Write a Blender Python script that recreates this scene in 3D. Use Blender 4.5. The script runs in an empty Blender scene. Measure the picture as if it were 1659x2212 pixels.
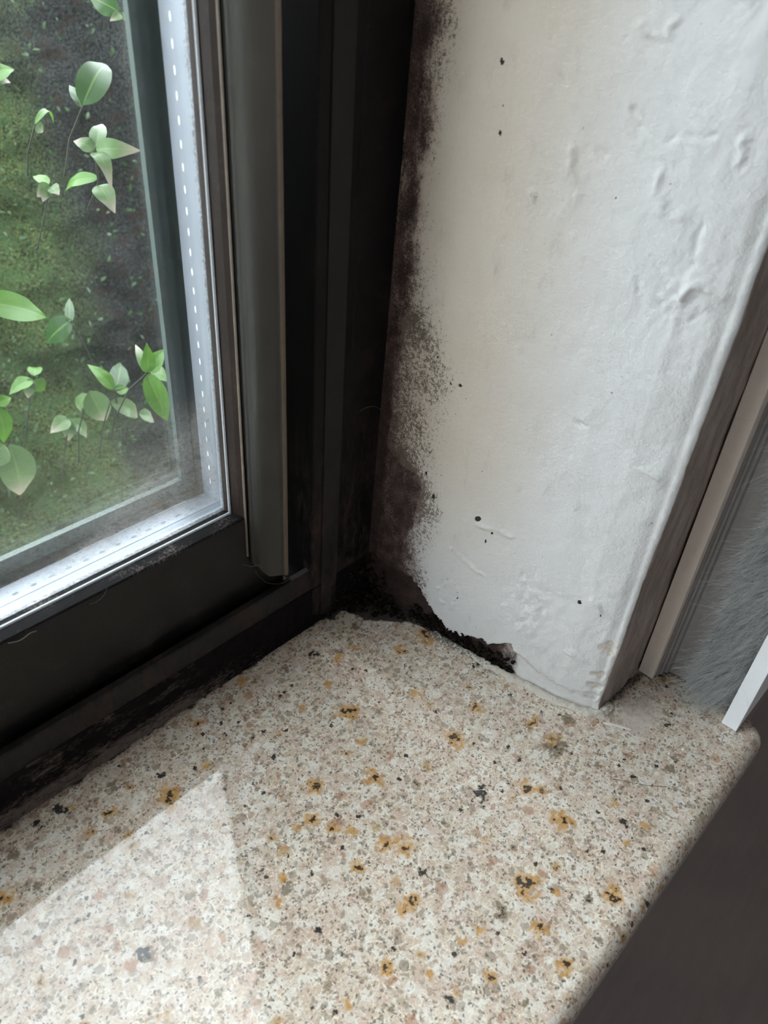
import bpy, bmesh, math, random
import numpy as np
from mathutils import Vector, Matrix

# ------------------------------------------------------------------ camera
CAM = np.array([0.0, -0.0125, 0.30])
FPX = 1682.64
RM = np.array([[0.69095, -0.4045, 0.59914], [-0.71994, -0.45994, 0.51975], [0.06533, -0.79047, -0.60901]])
sc = bpy.context.scene
cd = bpy.data.cameras.new('camera')
cam = bpy.data.objects.new('camera', cd)
sc.collection.objects.link(cam)
r_, u_, b_ = Vector(RM[:, 0]), Vector(-RM[:, 1]), Vector(-RM[:, 2])
M = Matrix.Identity(4)
for i in range(3):
    M[i][0], M[i][1], M[i][2], M[i][3] = r_[i], u_[i], b_[i], CAM[i]
cam.matrix_world = M
cd.sensor_fit = 'VERTICAL'
cd.sensor_height = 36
cd.lens = FPX / 2212 * 36
cd.clip_start = 0.01
cd.dof.use_dof = True
cd.dof.focus_distance = 0.38
cd.dof.aperture_fstop = 16
sc.camera = cam

# ------------------------------------------------------------------ light
wd = bpy.data.worlds.new('sky')
sc.world = wd
wd.use_nodes = True
bg = wd.node_tree.nodes['Background']
bg.inputs[0].default_value = (0.89, 0.945, 1.0, 1)
bg.inputs[1].default_value = 9.0
pl = bpy.data.lights.new('window_portal', 'AREA')
pl.shape = 'RECTANGLE'; pl.size = 1.6; pl.size_y = 1.35
pl.cycles.is_portal = True
po = bpy.data.objects.new('window_portal', pl)
po.location = (-0.55, 0.30, 0.66); po.rotation_euler = (math.radians(-90), 0, 0)
sc.collection.objects.link(po)
pl2 = bpy.data.lights.new('fill_portal', 'AREA')  # portal for the added fill-light opening in the left wall
pl2.shape = 'RECTANGLE'; pl2.size = .6; pl2.size_y = .75
pl2.cycles.is_portal = True
po2 = bpy.data.objects.new('fill_portal', pl2)
po2.location = (-2.27, -1.80, 0.475); po2.rotation_euler = (math.radians(90), 0, math.radians(-90))
sc.collection.objects.link(po2)
sc.view_settings.view_transform = 'Standard'
sc.view_settings.look = 'None'
sc.view_settings.gamma = 1
sc.view_settings.exposure = 0.52

rng = random.Random(7)

# ------------------------------------------------------------------ helpers
def at(px, py, Y):
    d = RM @ np.array([px - 829.5, py - 1106.0, FPX])
    return Vector((CAM + d * (Y - CAM[1]) / d[1]).tolist())

def link(o, parent=None):
    sc.collection.objects.link(o)
    if parent is not None: o.parent = parent
    return o

def mesh_obj(name, verts, faces, mat=None, parent=None, smooth=False, mats=None, fmat=None):
    me = bpy.data.meshes.new(name)
    me.from_pydata([tuple(v) for v in verts], [], faces)
    me.update()
    for m in (mats or ([mat] if mat else [])): me.materials.append(m)
    if fmat: me.polygons.foreach_set('material_index', fmat)
    if smooth: me.polygons.foreach_set('use_smooth', [True] * len(me.polygons))
    return link(bpy.data.objects.new(name, me), parent)

def empty(name, loc=(0, 0, 0), parent=None):
    o = bpy.data.objects.new(name, None)
    o.empty_display_size = 0.02
    link(o, parent)
    o.location = loc
    return o

def tag(o, label=None, cat=None, group=None, kind=None):
    if label: o['label'] = label
    if cat: o['category'] = cat
    if group: o['group'] = group
    if kind: o['kind'] = kind
    return o

class MB:
    def __init__(s): s.v = []; s.f = []; s.m = []
    def add(s, v, f, mi=0):
        n = len(s.v); s.v += [tuple(x) for x in v]; s.f += [tuple(i + n for i in q) for q in f]; s.m += [mi] * len(f)
    def box(s, x0, x1, y0, y1, z0, z1, mi=0):
        v = [(x, y, z) for x in (x0, x1) for y in (y0, y1) for z in (z0, z1)]
        s.add(v, [(0, 1, 3, 2), (4, 6, 7, 5), (0, 4, 5, 1), (2, 3, 7, 6), (0, 2, 6, 4), (1, 5, 7, 3)], mi)
    def extr(s, sec, z0, z1, mi=0, lean=None, closed=True, zf0=None):
        """closed section of (x, y) raised from z0 to z1"""
        n = len(sec)
        lo = [(x, y, zf0(x, y) if zf0 else z0) for x, y in sec]
        hi = [(x + (lean[0] * (z1 - z0) if lean else 0), y + (lean[1] * (z1 - z0) if lean else 0), z1) for x, y in sec]
        f = [(i, (i + 1) % n, n + (i + 1) % n, n + i) for i in range(n if closed else n - 1)]
        if closed: f += [tuple(range(n))[::-1], tuple(range(n, 2 * n))]
        s.add(lo + hi, f, mi)
    def extx(s, sec, x0, x1, mi=0):
        n = len(sec)
        v = [(x0, y, z) for y, z in sec] + [(x1, y, z) for y, z in sec]
        f = [(i, (i + 1) % n, n + (i + 1) % n, n + i) for i in range(n)]
        f += [tuple(range(n)), tuple(range(n, 2 * n))[::-1]]
        s.add(v, f, mi)
    def ring(s, sec, rect, mi=0, closed=True):
        """section of (right offset, bottom offset, y) swept round rect (x0, x1, z0, z1), offsets grow outwards, mitred"""
        x0, x1, z0, z1 = rect
        n = len(sec); v = []
        for c in range(4):
            for (ox, oz, y) in sec:
                v.append([(x1 + ox, y, z0 - oz), (x1 + ox, y, z1 + oz), (x0 - ox, y, z1 + oz), (x0 - ox, y, z0 - oz)][c])
        f = []
        for c in range(4):
            d = (c + 1) % 4
            for i in range(n if closed else n - 1):
                j = (i + 1) % n
                f.append((c * n + i, d * n + i, d * n + j, c * n + j))
        s.add(v, f, mi)
    def tube(s, pts, rad, k=6, mi=0):
        pts = [Vector(p) for p in pts]
        rs = rad if hasattr(rad, '__len__') else [rad] * len(pts)
        v = []
        for i, p in enumerate(pts):
            t = (pts[min(i + 1, len(pts) - 1)] - pts[max(i - 1, 0)]).normalized()
            a = t.cross(Vector((0.13, 0.27, 0.95))).normalized(); b = t.cross(a)
            for q in range(k):
                an = 2 * math.pi * q / k
                v.append(p + (a * math.cos(an) + b * math.sin(an)) * rs[i])
        f = []
        for i in range(len(pts) - 1):
            for q in range(k):
                f.append((i * k + q, i * k + (q + 1) % k, (i + 1) * k + (q + 1) % k, (i + 1) * k + q))
        f += [tuple(range(k))[::-1], tuple(range((len(pts) - 1) * k, len(pts) * k))]
        s.add(v, f, mi)
    def build(s, name, mat, parent=None, smooth=False, bevel=0, seg=2):
        mats = mat if isinstance(mat, list) else [mat]
        o = mesh_obj(name, s.v, s.f, parent=parent, smooth=smooth, mats=mats, fmat=s.m)
        bm = bmesh.new(); bm.from_mesh(o.data)
        bmesh.ops.recalc_face_normals(bm, faces=bm.faces)
        bm.to_mesh(o.data); bm.free()
        if bevel:
            m = o.modifiers.new('bevel', 'BEVEL'); m.width = bevel; m.segments = seg; m.limit_method = 'ANGLE'; m.angle_limit = math.radians(35)
            o.data.polygons.foreach_set('use_smooth', [True] * len(o.data.polygons))
            w = o.modifiers.new('wn', 'WEIGHTED_NORMAL'); w.keep_sharp = True
        return o

def vnoise(x, y, seed=0):
    """value noise on arrays, 0..1"""
    xi = np.floor(x).astype(np.int64); yi = np.floor(y).astype(np.int64)
    fx = x - xi; fy = y - yi
    fx = fx * fx * (3 - 2 * fx); fy = fy * fy * (3 - 2 * fy)
    def h(a, b):
        n = (a * 374761393 + b * 668265263 + seed * 974711) & 0x7fffffff
        n = ((n ^ (n >> 13)) * 1274126177) & 0x7fffffff
        return ((n ^ (n >> 16)) & 0xffff) / 65535.0
    return (h(xi, yi) * (1 - fx) + h(xi + 1, yi) * fx) * (1 - fy) + (h(xi, yi + 1) * (1 - fx) + h(xi + 1, yi + 1) * fx) * fy

def fbm(x, y, seed=0, o=4):
    s = 0; a = 0.5; t = 0
    for i in range(o):
        s = s + a * vnoise(x * 2 ** i, y * 2 ** i, seed + i * 17); t += a; a *= 0.5
    return s / t

def seg_dist(X, Y, pts):
    d = np.full(X.shape, 9.0)
    for (ax, ay), (bx, by) in zip(pts[:-1], pts[1:]):
        vx, vy = bx - ax, by - ay; L = vx * vx + vy * vy + 1e-12
        t = np.clip(((X - ax) * vx + (Y - ay) * vy) / L, 0, 1)
        d = np.minimum(d, np.hypot(X - ax - t * vx, Y - ay - t * vy))
    return d

def sstep(a, b, x):
    t = np.clip((x - a) / (b - a), 0, 1); return t * t * (3 - 2 * t)

# ------------------------------------------------------------------ node helper
class N:
    def __init__(s, name):
        s.mat = bpy.data.materials.new(name); s.mat.use_nodes = True
        s.t = s.mat.node_tree; s.t.nodes.clear()
        s.out = s.t.nodes.new('ShaderNodeOutputMaterial')
        s.geo = s.t.nodes.new('ShaderNodeNewGeometry')
        s.P = s.geo.outputs['Position']
    def n(s, typ, ins=None, **kw):
        nd = s.t.nodes.new('ShaderNode' + typ)
        for k, v in kw.items(): setattr(nd, k, v)
        for k, v in (ins or {}).items():
            if hasattr(v, 'is_output'): s.t.links.new(v, nd.inputs[k])
            else: nd.inputs[k].default_value = v
        return nd
    def math(s, op, a, b=None, c=None, clamp=False):
        i = {0: a}
        if b is not None: i[1] = b
        if c is not None: i[2] = c
        return s.n('Math', i, operation=op, use_clamp=clamp).outputs[0]
    def noise(s, scale, detail=3, rough=0.5, vec=None, dist=0.0, out=0):
        return s.n('TexNoise', {'Vector': vec if vec is not None else s.P, 'Scale': scale, 'Detail': detail, 'Roughness': rough, 'Distortion': dist}).outputs[out]
    def vor(s, scale, feature='F1', vec=None, rand=1.0):
        return s.n('TexVoronoi', {'Vector': vec if vec is not None else s.P, 'Scale': scale, 'Randomness': rand}, feature=feature)
    def mr(s, v, a, b, c=0.0, d=1.0, smooth=True):
        return s.n('MapRange', {0: v, 1: a, 2: b, 3: c, 4: d}, interpolation_type='SMOOTHSTEP' if smooth else 'LINEAR').outputs[0]
    def mix(s, f, a, b, mode='MIX'):
        nd = s.t.nodes.new('ShaderNodeMix'); nd.data_type = 'RGBA'; nd.blend_type = mode
        for idx, v in ((0, f), (6, a), (7, b)):
            if hasattr(v, 'is_output'): s.t.links.new(v, nd.inputs[idx])
            elif idx: nd.inputs[idx].default_value = (*v, 1) if len(v) == 3 else v
            else: nd.inputs[idx].default_value = v
        return nd.outputs[2]
    def attr(s, name): return s.n('Attribute', attribute_name=name)
    def sep(s, v): return s.n('SeparateXYZ', {0: v})
    def vscale(s, sx, sy, sz, vec=None):
        return s.n('Vector' + 'Math', {0: vec if vec is not None else s.P, 1: (sx, sy, sz)}, operation='MULTIPLY').outputs[0]
    def warp(s, scale, amt, vec=None):
        c = s.noise(scale, 2, 0.5, vec, out=1)
        c = s.n('VectorMath', {0: c, 1: (0.5, 0.5, 0.5)}, operation='SUBTRACT').outputs[0]
        c = s.n('VectorMath', {0: c, 'Scale': amt}, operation='SCALE').outputs[0]
        return s.n('VectorMath', {0: vec if vec is not None else s.P, 1: c}, operation='ADD').outputs[0]
    def bump(s, h, dist=0.001, strength=1.0, normal=None):
        i = {'Height': h, 'Distance': dist, 'Strength': strength}
        if normal is not None: i['Normal'] = normal
        return s.n('Bump', i).outputs[0]
    def bsdf(s, col, rough=0.5, spec=0.5, metal=0.0, normal=None, **kw):
        i = {'Base Color': col if hasattr(col, 'is_output') else ((*col, 1) if len(col) == 3 else col), 'Roughness': rough, 'Specular IOR Level': spec, 'Metallic': metal}
        if normal is not None: i['Normal'] = normal
        i.update(kw)
        b = s.n('BsdfPrincipled', i)
        s.t.links.new(b.outputs[0], s.out.inputs[0])
        return s.mat

def plain(name, col, rough=0.6, var=0.12, scale=60, spec=0.4, metal=0.0, bumpd=0.0, bscale=600):
    m = N(name)
    c = m.mix(m.noise(scale, 4, 0.6), tuple(x * (1 - var) for x in col), tuple(min(1, x * (1 + var)) for x in col))
    nm = m.bump(m.noise(bscale, 3), bumpd) if bumpd else None
    return m.bsdf(c, rough, spec, metal, nm)

# ------------------------------------------------------------------ materials
def mat_granite():
    m = N('polished_granite')
    A = m.sep(m.attr('spots').outputs['Vector'])      # x orange, y black, z olive/brown
    G = m.sep(m.attr('grime').outputs['Vector'])
    Pw = m.warp(260, 0.0022)
    Pw2 = m.warp(700, 0.0010)
    Pg = m.warp(1100, 0.0016, m.warp(330, .0020))
    # pale ground: white, cream and pink feldspar clouds
    c = m.mix(m.mr(m.noise(120, 5, .68, Pw), .38, .62), (0.64, 0.55, 0.43), (0.57, 0.435, 0.33))
    c = m.mix(m.math('MULTIPLY', m.mr(m.noise(62, 4, .6), .48, .64), .7), c, (.55, .39, .31))
    c = m.mix(m.math('MULTIPLY', m.mr(m.noise(170, 5, .78, Pw2), .50, .62), .95), c, (.78, .75, .67))
    c = m.mix(m.math('MULTIPLY', m.mr(m.noise(240, 5, .75, Pw), .55, .68), .65), c, (.42, .31, .20))
    cv = m.sep(m.vor(250, vec=Pg).outputs['Color'])
    c = m.mix(m.math('MULTIPLY', m.mr(cv.outputs[1], .35, 1.0), .5), c, (0.53, 0.37, 0.28))
    c = m.mix(m.math('MULTIPLY', m.mr(cv.outputs[2], .50, 1.0), .6), c, (0.78, 0.75, 0.68))
    c = m.mix(m.math('MULTIPLY', m.mr(m.noise(950, 3, .75), .50, .66), .55), c, (.86, .85, .82))
    c = m.mix(m.math('MULTIPLY', m.mr(m.noise(820, 4, .8), .52, .66), .6), c, (.27, .20, .14))
    ed = m.vor(310, 'DISTANCE_TO_EDGE', vec=Pw2).outputs[0]
    c = m.mix(m.math('MULTIPLY', m.mr(ed, .06, .01), m.mr(m.noise(140, 2), .42, .6, 0, .75)), c, (.88, .83, .70))
    # smoky quartz grains, in clusters
    def grains(scale, thr, lo, hi, size, k, src, seed, clus=.45):
        nonlocal c
        v = m.n('VectorMath', {0: src, 1: (seed, seed * .7, 0)}, operation='ADD').outputs[0]
        q = m.vor(scale, vec=v); qc = m.sep(q.outputs['Color'])
        sel = m.mr(qc.outputs[0], thr, thr - .02)
        cl = m.mr(m.noise(75, 3, .6, v), .38, .60)
        sel = m.math('MULTIPLY', sel, m.mr(m.math('ADD', cl, m.math('MULTIPLY', qc.outputs[2], .6)), clus, clus + .2))
        de = m.vor(scale, 'DISTANCE_TO_EDGE', vec=v).outputs[0]
        body = m.math('MULTIPLY', m.mr(de, .05, .12), m.mr(q.outputs['Distance'], size, size * .85))
        gcol = m.mix(qc.outputs[1], lo, hi)
        c = m.mix(m.math('MULTIPLY', m.math('MULTIPLY', sel, body), k), c, gcol)
    grains(285, .34, (.20, .15, .105), (.42, .33, .24), .62, .62, Pg, .3, .6)
    grains(520, .34, (.13, .095, .065), (.37, .29, .21), .62, .62, Pg, 1.7, .6)
    grains(900, .26, (.08, .06, .05), (.22, .17, .13), .6, .8, Pg, 4.1, .3)
    grains(210, .06, (.30, .13, .06), (.40, .18, .08), .6, .55, Pw, 2.9)
    # random rust haloes and small black flecks
    q = m.vor(80, vec=m.warp(300, .005)); qc = m.sep(q.outputs['Color'])
    sel = m.mr(qc.outputs[0], .40, .38)
    rag = m.math('MULTIPLY', m.math('SUBTRACT', m.noise(900, 3, .7), .5), .22)
    dq = m.math('ADD', q.outputs['Distance'], rag)
    c = m.mix(m.math('MULTIPLY', m.math('MULTIPLY', sel, m.mr(dq, .27, .05)), .75), c, (.42, .23, .055))
    c = m.mix(m.math('MULTIPLY', m.math('MULTIPLY', sel, m.mr(dq, .09, .04)), .9), c, (.04, .033, .03))
    q = m.vor(170, vec=m.warp(900, .0026)); qc = m.sep(q.outputs['Color'])
    sel = m.mr(qc.outputs[1], .30, .28)
    c = m.mix(m.math('MULTIPLY', sel, m.mr(q.outputs['Distance'], .20, .13)), c, (.06, .045, .04))
    # named spots
    hf = m.math('SUBTRACT', m.noise(650, 4, .7), .5); hb = m.math('SUBTRACT', m.noise(800, 3, .7), .5)
    ho = m.mr(m.math('ADD', A.outputs[0], m.math('MULTIPLY', hf, .9)), .05, .95)
    c = m.mix(m.math('MULTIPLY', ho, .82), c, m.mix(m.noise(500, 2), (.40, .17, .025), (.62, .36, .10)))
    c = m.mix(m.math('MULTIPLY', m.mr(m.math('ADD', A.outputs[2], m.math('MULTIPLY', hf, 1.8)), .25, .9), .8), c, m.mix(m.noise(700, 2), (.09, .07, .045), (.25, .18, .10)))
    c = m.mix(m.math('MULTIPLY', m.mr(m.math('ADD', A.outputs[1], m.math('MULTIPLY', hb, 2.6)), .42, .62), .93), c, (.022, .024, .028))
    # mould and dirt by the frame
    gn = m.noise(520, 5, .75)
    gm = m.mr(m.math('SUBTRACT', m.math('MULTIPLY', G.outputs[0], 1.5), gn), .0, .42)
    c = m.mix(m.math('MULTIPLY', gm, .95), c, m.mix(m.noise(900, 3), (.012, .011, .010), (.05, .042, .035)))
    # chalky plaster dust
    dm = m.mr(m.math('SUBTRACT', m.math('MULTIPLY', G.outputs[1], 1.05), m.math('ADD', m.math('MULTIPLY', m.noise(1700, 4, .8), .8), m.math('MULTIPLY', m.noise(200, 3), .35))), .02, .45)
    c = m.mix(m.math('MULTIPLY', dm, .65), c, (.50, .44, .38))
    rough = m.mr(m.math('MAXIMUM', gm, dm), 0, 1, .012, .8, False)
    rough = m.math('ADD', rough, m.math('MULTIPLY', m.mr(m.noise(420, 3, .7), .5, .7), .03))
    tn = m.n('VectorMath', {0: m.geo.outputs['Normal'], 1: (-.022, 0, 0)}, operation='ADD').outputs[0]
    tn = m.n('VectorMath', {0: tn}, operation='NORMALIZE').outputs[0]
    nm = m.bump(m.math('ADD', m.math('MULTIPLY', gm, gn), m.math('MULTIPLY', m.noise(500, 3, .6), .012)), .0012, .5, tn)
    return m.bsdf(c, rough, .58, 0, nm)

def mat_plaster():
    m = N('painted_plaster')
    D = m.sep(m.attr('mould').outputs['Vector'])     # x dense mould, y speckle, z dots/cracks
    T = m.sep(m.attr('tint_shade').outputs['Vector'])      # x cream, y bare plaster, z painted shade of the return face
    c = m.mix(m.noise(28, 4, .6), (.78, .785, .785), (.715, .715, .71))
    c = m.mix(m.math('MULTIPLY', T.outputs[0], m.mr(m.noise(30, 2), .2, .7, .85, 1.0)), c, (.62, .525, .415))
    c = m.mix(m.math('MULTIPLY', T.outputs[1], m.mr(m.noise(420, 4, .7), .38, .6)), c, (.66, .58, .47))
    ret_shade = m.math('MULTIPLY', T.outputs[2], m.mr(m.math('ADD', T.outputs[2], m.math('MULTIPLY', m.noise(300, 3), .5)), .6, .9))
    c = m.mix(ret_shade, c, m.mix(m.mr(m.noise(160, 4, .7, m.vscale(1, 1, .25)), .35, .65), (.27, .22, .195), (.40, .34, .31)))  # shade on the return face put into the plaster colour as brown-grey
    # sparse tiny flecks everywhere
    q = m.vor(230, vec=m.warp(1500, .0012)); qc = m.sep(q.outputs['Color'])
    sel = m.mr(qc.outputs[0], .07, .06)
    c = m.mix(m.math('MULTIPLY', m.math('MULTIPLY', sel, m.mr(q.outputs['Distance'], .10, .05)), .8), c, (.08, .06, .05))
    # speckle zone
    vs = m.vscale(1, 1, .8, m.warp(1200, .0012))
    n1 = m.noise(2100, 3, .7, vs); n2 = m.noise(520, 3, .6)
    sp = m.math('ADD', m.math('MULTIPLY', n1, .62), m.math('MULTIPLY', n2, .38))
    thr = m.math('SUBTRACT', .70, m.math('MULTIPLY', D.outputs[1], .24))
    sm = m.mr(m.math('SUBTRACT', sp, thr), -.01, .05)
    c = m.mix(m.math('MULTIPLY', sm, .9), c, m.mix(m.noise(200, 2), (.035, .024, .018), (.17, .115, .08)))
    # brown haze and dense mould
    dn = m.noise(1000, 5, .8); dl = m.noise(150, 4, .65, m.vscale(1, 1, .45))
    dd = m.math('ADD', m.math('MULTIPLY', D.outputs[0], 1.0), m.math('MULTIPLY', m.math('SUBTRACT', dl, .5), 1.1))
    c = m.mix(m.math('MULTIPLY', m.mr(dd, .05, .7), .75), c, (.25, .17, .145))
    dm = m.mr(m.math('SUBTRACT', dd, m.math('MULTIPLY', m.math('SUBTRACT', dn, .25), 1.5)), -.02, .28)
    c = m.mix(m.math('MULTIPLY', dm, .93), c, m.mix(m.math('MULTIPLY', m.mr(m.math('ADD', m.noise(2300, 2, .6), m.math('MULTIPLY', m.noise(180, 3), .5)), .66, .95), m.mr(dd, 1.05, .55, .25, 1)), m.mix(m.noise(160, 3), (.012, .009, .009), (.040, .018, .017)), (.22, .15, .125)))
    dots = m.mr(m.math('SUBTRACT', D.outputs[2], m.math('MULTIPLY', m.noise(1500, 3, .7), .9)), .12, .30)
    c = m.mix(dots, c, (.035, .028, .022))
    hn = m.math('ADD', m.math('MULTIPLY', m.noise(520, 6, .72), 1.1), m.math('MULTIPLY', m.noise(130, 3, .5, m.vscale(1, 1, .6)), 1.0))
    hn = m.math('ADD', hn, m.math('MULTIPLY', dm, m.math('MULTIPLY', dn, 1.0)))
    nm = m.bump(hn, .0013, .55)
    return m.bsdf(c, .78, .25, 0, nm)

def mat_frame(name, col, rough=.38, dust=.25, dustcol=(.10, .085, .075), grime=0, spec=.5):
    m = N(name)
    c = m.mix(m.noise(45, 3), tuple(x * .8 for x in col), tuple(x * 1.15 for x in col))
    f = m.noise(900, 5, .75, m.vscale(1, 1, .5))
    f2 = m.noise(60, 3, .6)
    dm = m.math('MULTIPLY', m.mr(m.math('MULTIPLY', f, f2), .26, .40), dust)
    c = m.mix(dm, c, dustcol)
    # bright lint flecks
    q = m.vor(420, vec=m.warp(700, .004)); qc = m.sep(q.outputs['Color'])
    lf = m.math('MULTIPLY', m.mr(qc.outputs[0], .03, .025), m.mr(q.outputs['Distance'], .10, .05))
    c = m.mix(m.math('MULTIPLY', lf, min(1, dust * 1.3)), c, (.30, .26, .22))
    if grime:
        z = m.sep(m.P).outputs[2]
        g = m.noise(330, 5, .75, m.vscale(1, 1, .30)); g2 = m.noise(55, 4, .7, m.vscale(1, 1, .5))
        low = m.mr(m.math('ADD', z, m.math('MULTIPLY', m.math('SUBTRACT', g2, .5), .12)), .17, .02)
        k = m.math('MULTIPLY', low, m.mr(m.math('MULTIPLY', g, g2), .20, .38))
        c = m.mix(m.math('MULTIPLY', k, .85), c, m.mix(g, (.030, .020, .017), (.085, .055, .048)))
        c = m.mix(m.math('MULTIPLY', low, m.mr(g, .42, .34)), c, (.002, .002, .002))
        dm = m.math('MAXIMUM', dm, k)
    r = m.math('ADD', m.math('MULTIPLY', dm, .5), rough)
    return m.bsdf(c, r, spec, 0, m.bump(f, .0004, .3))

def mat_grimy():
    m = N('grimy_frame')
    z = m.sep(m.P).outputs[2]; x = m.sep(m.P).outputs[0]
    v = m.vscale(.35, 1, 1)
    f = m.noise(1000, 5, .8, v); g = m.noise(170, 4, .7, v); h = m.noise(34, 3, .6)
    c = m.mix(m.noise(300, 3), (.005, .0045, .005), (.018, .014, .014))
    low = m.mr(z, .014, .0005)
    far = m.mr(x, .19, .10)
    e = m.math('ADD', m.math('MULTIPLY', low, .30), m.math('MULTIPLY', h, .30))
    e = m.math('ADD', e, m.math('MULTIPLY', m.math('SUBTRACT', g, .5), .8))
    e = m.math('MULTIPLY', e, m.math('ADD', m.math('MULTIPLY', far, .9), .35))
    dm = m.mr(m.math('SUBTRACT', m.math('ADD', e, f), .5), .22, .62)
    c = m.mix(m.math('MULTIPLY', dm, .75), c, m.mix(m.noise(500, 2), (.16, .12, .10), (.34, .29, .25)))
    return m.bsdf(c, .9, .1, 0, m.bump(f, .0012, .8))

def mat_mould_clump():
    m = N('mould_growth')
    f = m.noise(1100, 5, .8); g = m.noise(200, 4, .7)
    c = m.mix(g, (.010, .009, .008), (.045, .034, .026))
    c = m.mix(m.mr(m.math('MULTIPLY', f, g), .26, .42, 0, .8), c, (.20, .15, .11))
    return m.bsdf(c, .95, .1, 0, m.bump(f, .002, 1.0))

def mat_glass(name, dust, seed):
    m = N(name)
    fr = m.n('Fresnel', {'IOR': 1.45}).outputs[0]
    tr = m.n('BsdfTransparent', {'Color': (.975, .985, .98, 1)}).outputs[0]
    gl = m.n('BsdfGlossy', {'Color': (1, 1, 1, 1), 'Roughness': .0}).outputs[0]
    base = m.n('MixShader', {0: m.math('MULTIPLY', fr, .38), 1: tr, 2: gl}).outputs[0]
    v = m.n('VectorMath', {0: m.P, 1: (seed, 0, seed)}, operation='ADD').outputs[0]
    z = m.sep(m.P).outputs[2]; x = m.sep(m.P).outputs[0]
    f = m.noise(1500, 4, .8, v); g = m.noise(14, 4, .6, v); w = m.noise(190, 4, .7, v)
    spk = m.mr(f, .50, .64, 0, 1)
    edge = m.math('MAXIMUM', m.math('MULTIPLY', m.mr(z, .120, .094), m.mr(z, .0905, .0925)), m.math('MULTIPLY', m.mr(x, .146, .1522), m.mr(x, .1545, .1530)))
    edge = m.math('MULTIPLY', edge, m.math('MULTIPLY', m.mr(z, .0905, .0925), m.mr(x, .1545, .1530)))
    inside = m.math('MULTIPLY', m.mr(z, .0905, .0925), m.mr(x, .1545, .1530))
    dens = m.math('ADD', m.math('MULTIPLY', m.mr(g, .35, .7), .45), .35)
    dens = m.math('MULTIPLY', dens, m.math('ADD', m.math('MULTIPLY', spk, .85), .15))
    dens = m.math('ADD', m.math('MULTIPLY', dens, dust), m.math('MULTIPLY', m.math('MULTIPLY', edge, m.mr(w, .3, .7, .25, 1)), dust * .55))
    dens = m.math('MULTIPLY', dens, m.math('ADD', .12, m.math('MULTIPLY', inside, .88)))
    tl = m.n('BsdfTranslucent', {'Color': (.22, .25, .22, 1)}).outputs[0]
    df = m.n('BsdfDiffuse', {'Color': (.20, .21, .19, 1)}).outputs[0]
    ds = m.n('MixShader', {0: .4, 1: tl, 2: df}).outputs[0]
    o = m.n('MixShader', {0: m.math('MINIMUM', dens, .9), 1: base, 2: ds}).outputs[0]
    m.t.links.new(o, m.out.inputs[0])
    return m.mat

def mat_spacer():
    m = N('spacer_aluminium')
    y = m.sep(m.P).outputs[1]
    c = m.mix(m.noise(80, 3), (.35, .38, .43), (.42, .455, .50))
    q = m.noise(1100, 5, .75, m.vscale(.6, 1, .6))
    edge = m.mr(y, .2265, .2205)
    dm = m.mr(m.math('SUBTRACT', m.math('ADD', q, m.math('MULTIPLY', edge, .30)), m.math('MULTIPLY', m.noise(60, 2), .2)), .56, .72)
    c = m.mix(m.math('MULTIPLY', dm, .7), c, (.11, .09, .08))
    return m.bsdf(c, .50, .4, .6)

def mat_leaf(name, a, b, tip=None):
    m = N(name)
    ob = m.n('TexCoord').outputs['Object']
    c = m.mix(m.noise(60, 3, .6), a, b)
    uv = m.sep(m.attr('leafuv').outputs['Vector'])
    mid = m.mr(m.math('ABSOLUTE', uv.outputs[1]), .10, .02)
    c = m.mix(m.math('MULTIPLY', mid, .4), c, (.16, .24, .07))
    if tip: c = m.mix(m.mr(uv.outputs[0], .45, 1.0, 0, .9), c, tip)
    p = m.n('BsdfPrincipled', {'Base Color': c, 'Roughness': .42, 'Specular IOR Level': .4})
    tl = m.n('BsdfTranslucent', {'Color': c}).outputs[0]
    o = m.n('MixShader', {0: .35, 1: p.outputs[0], 2: tl}).outputs[0]
    m.t.links.new(o, m.out.inputs[0])
    return m.mat

def mat_bank():
    m = N('mossy_bank')
    x = m.sep(m.P).outputs[0]
    n1 = m.noise(9, 4, .6, m.warp(20, .06)); n2 = m.noise(330, 5, .85); n3 = m.noise(38, 3, .6)
    side = m.mr(m.math('ADD', x, m.math('MULTIPLY', n1, .22)), .60, .76)
    g = m.mix(m.mr(n2, .45, .57), (.004, .008, .004), (.135, .185, .060))
    g = m.mix(m.mr(n3, .45, .62, 0, .6), g, (.060, .115, .042))
    p = m.mix(m.mr(n2, .45, .60), (.006, .006, .008), (.075, .082, .078))
    p = m.mix(m.mr(n3, .52, .66, 0, .7), p, (.038, .022, .018))
    c = m.mix(side, g, p)
    return m.bsdf(c, .9, .1, 0, m.bump(n2, .02, .8))

def mat_floor():
    m = N('dark_floor')
    v = m.vscale(.25, 1.6, 1)
    c = m.mix(m.noise(60, 5, .7, v), (.36, .32, .31), (.58, .52, .50))
    c = m.mix(m.mr(m.noise(7, 3), .4, .6, 0, .35), c, (.60, .53, .50))
    return m.bsdf(c, .7, .2)

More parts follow.
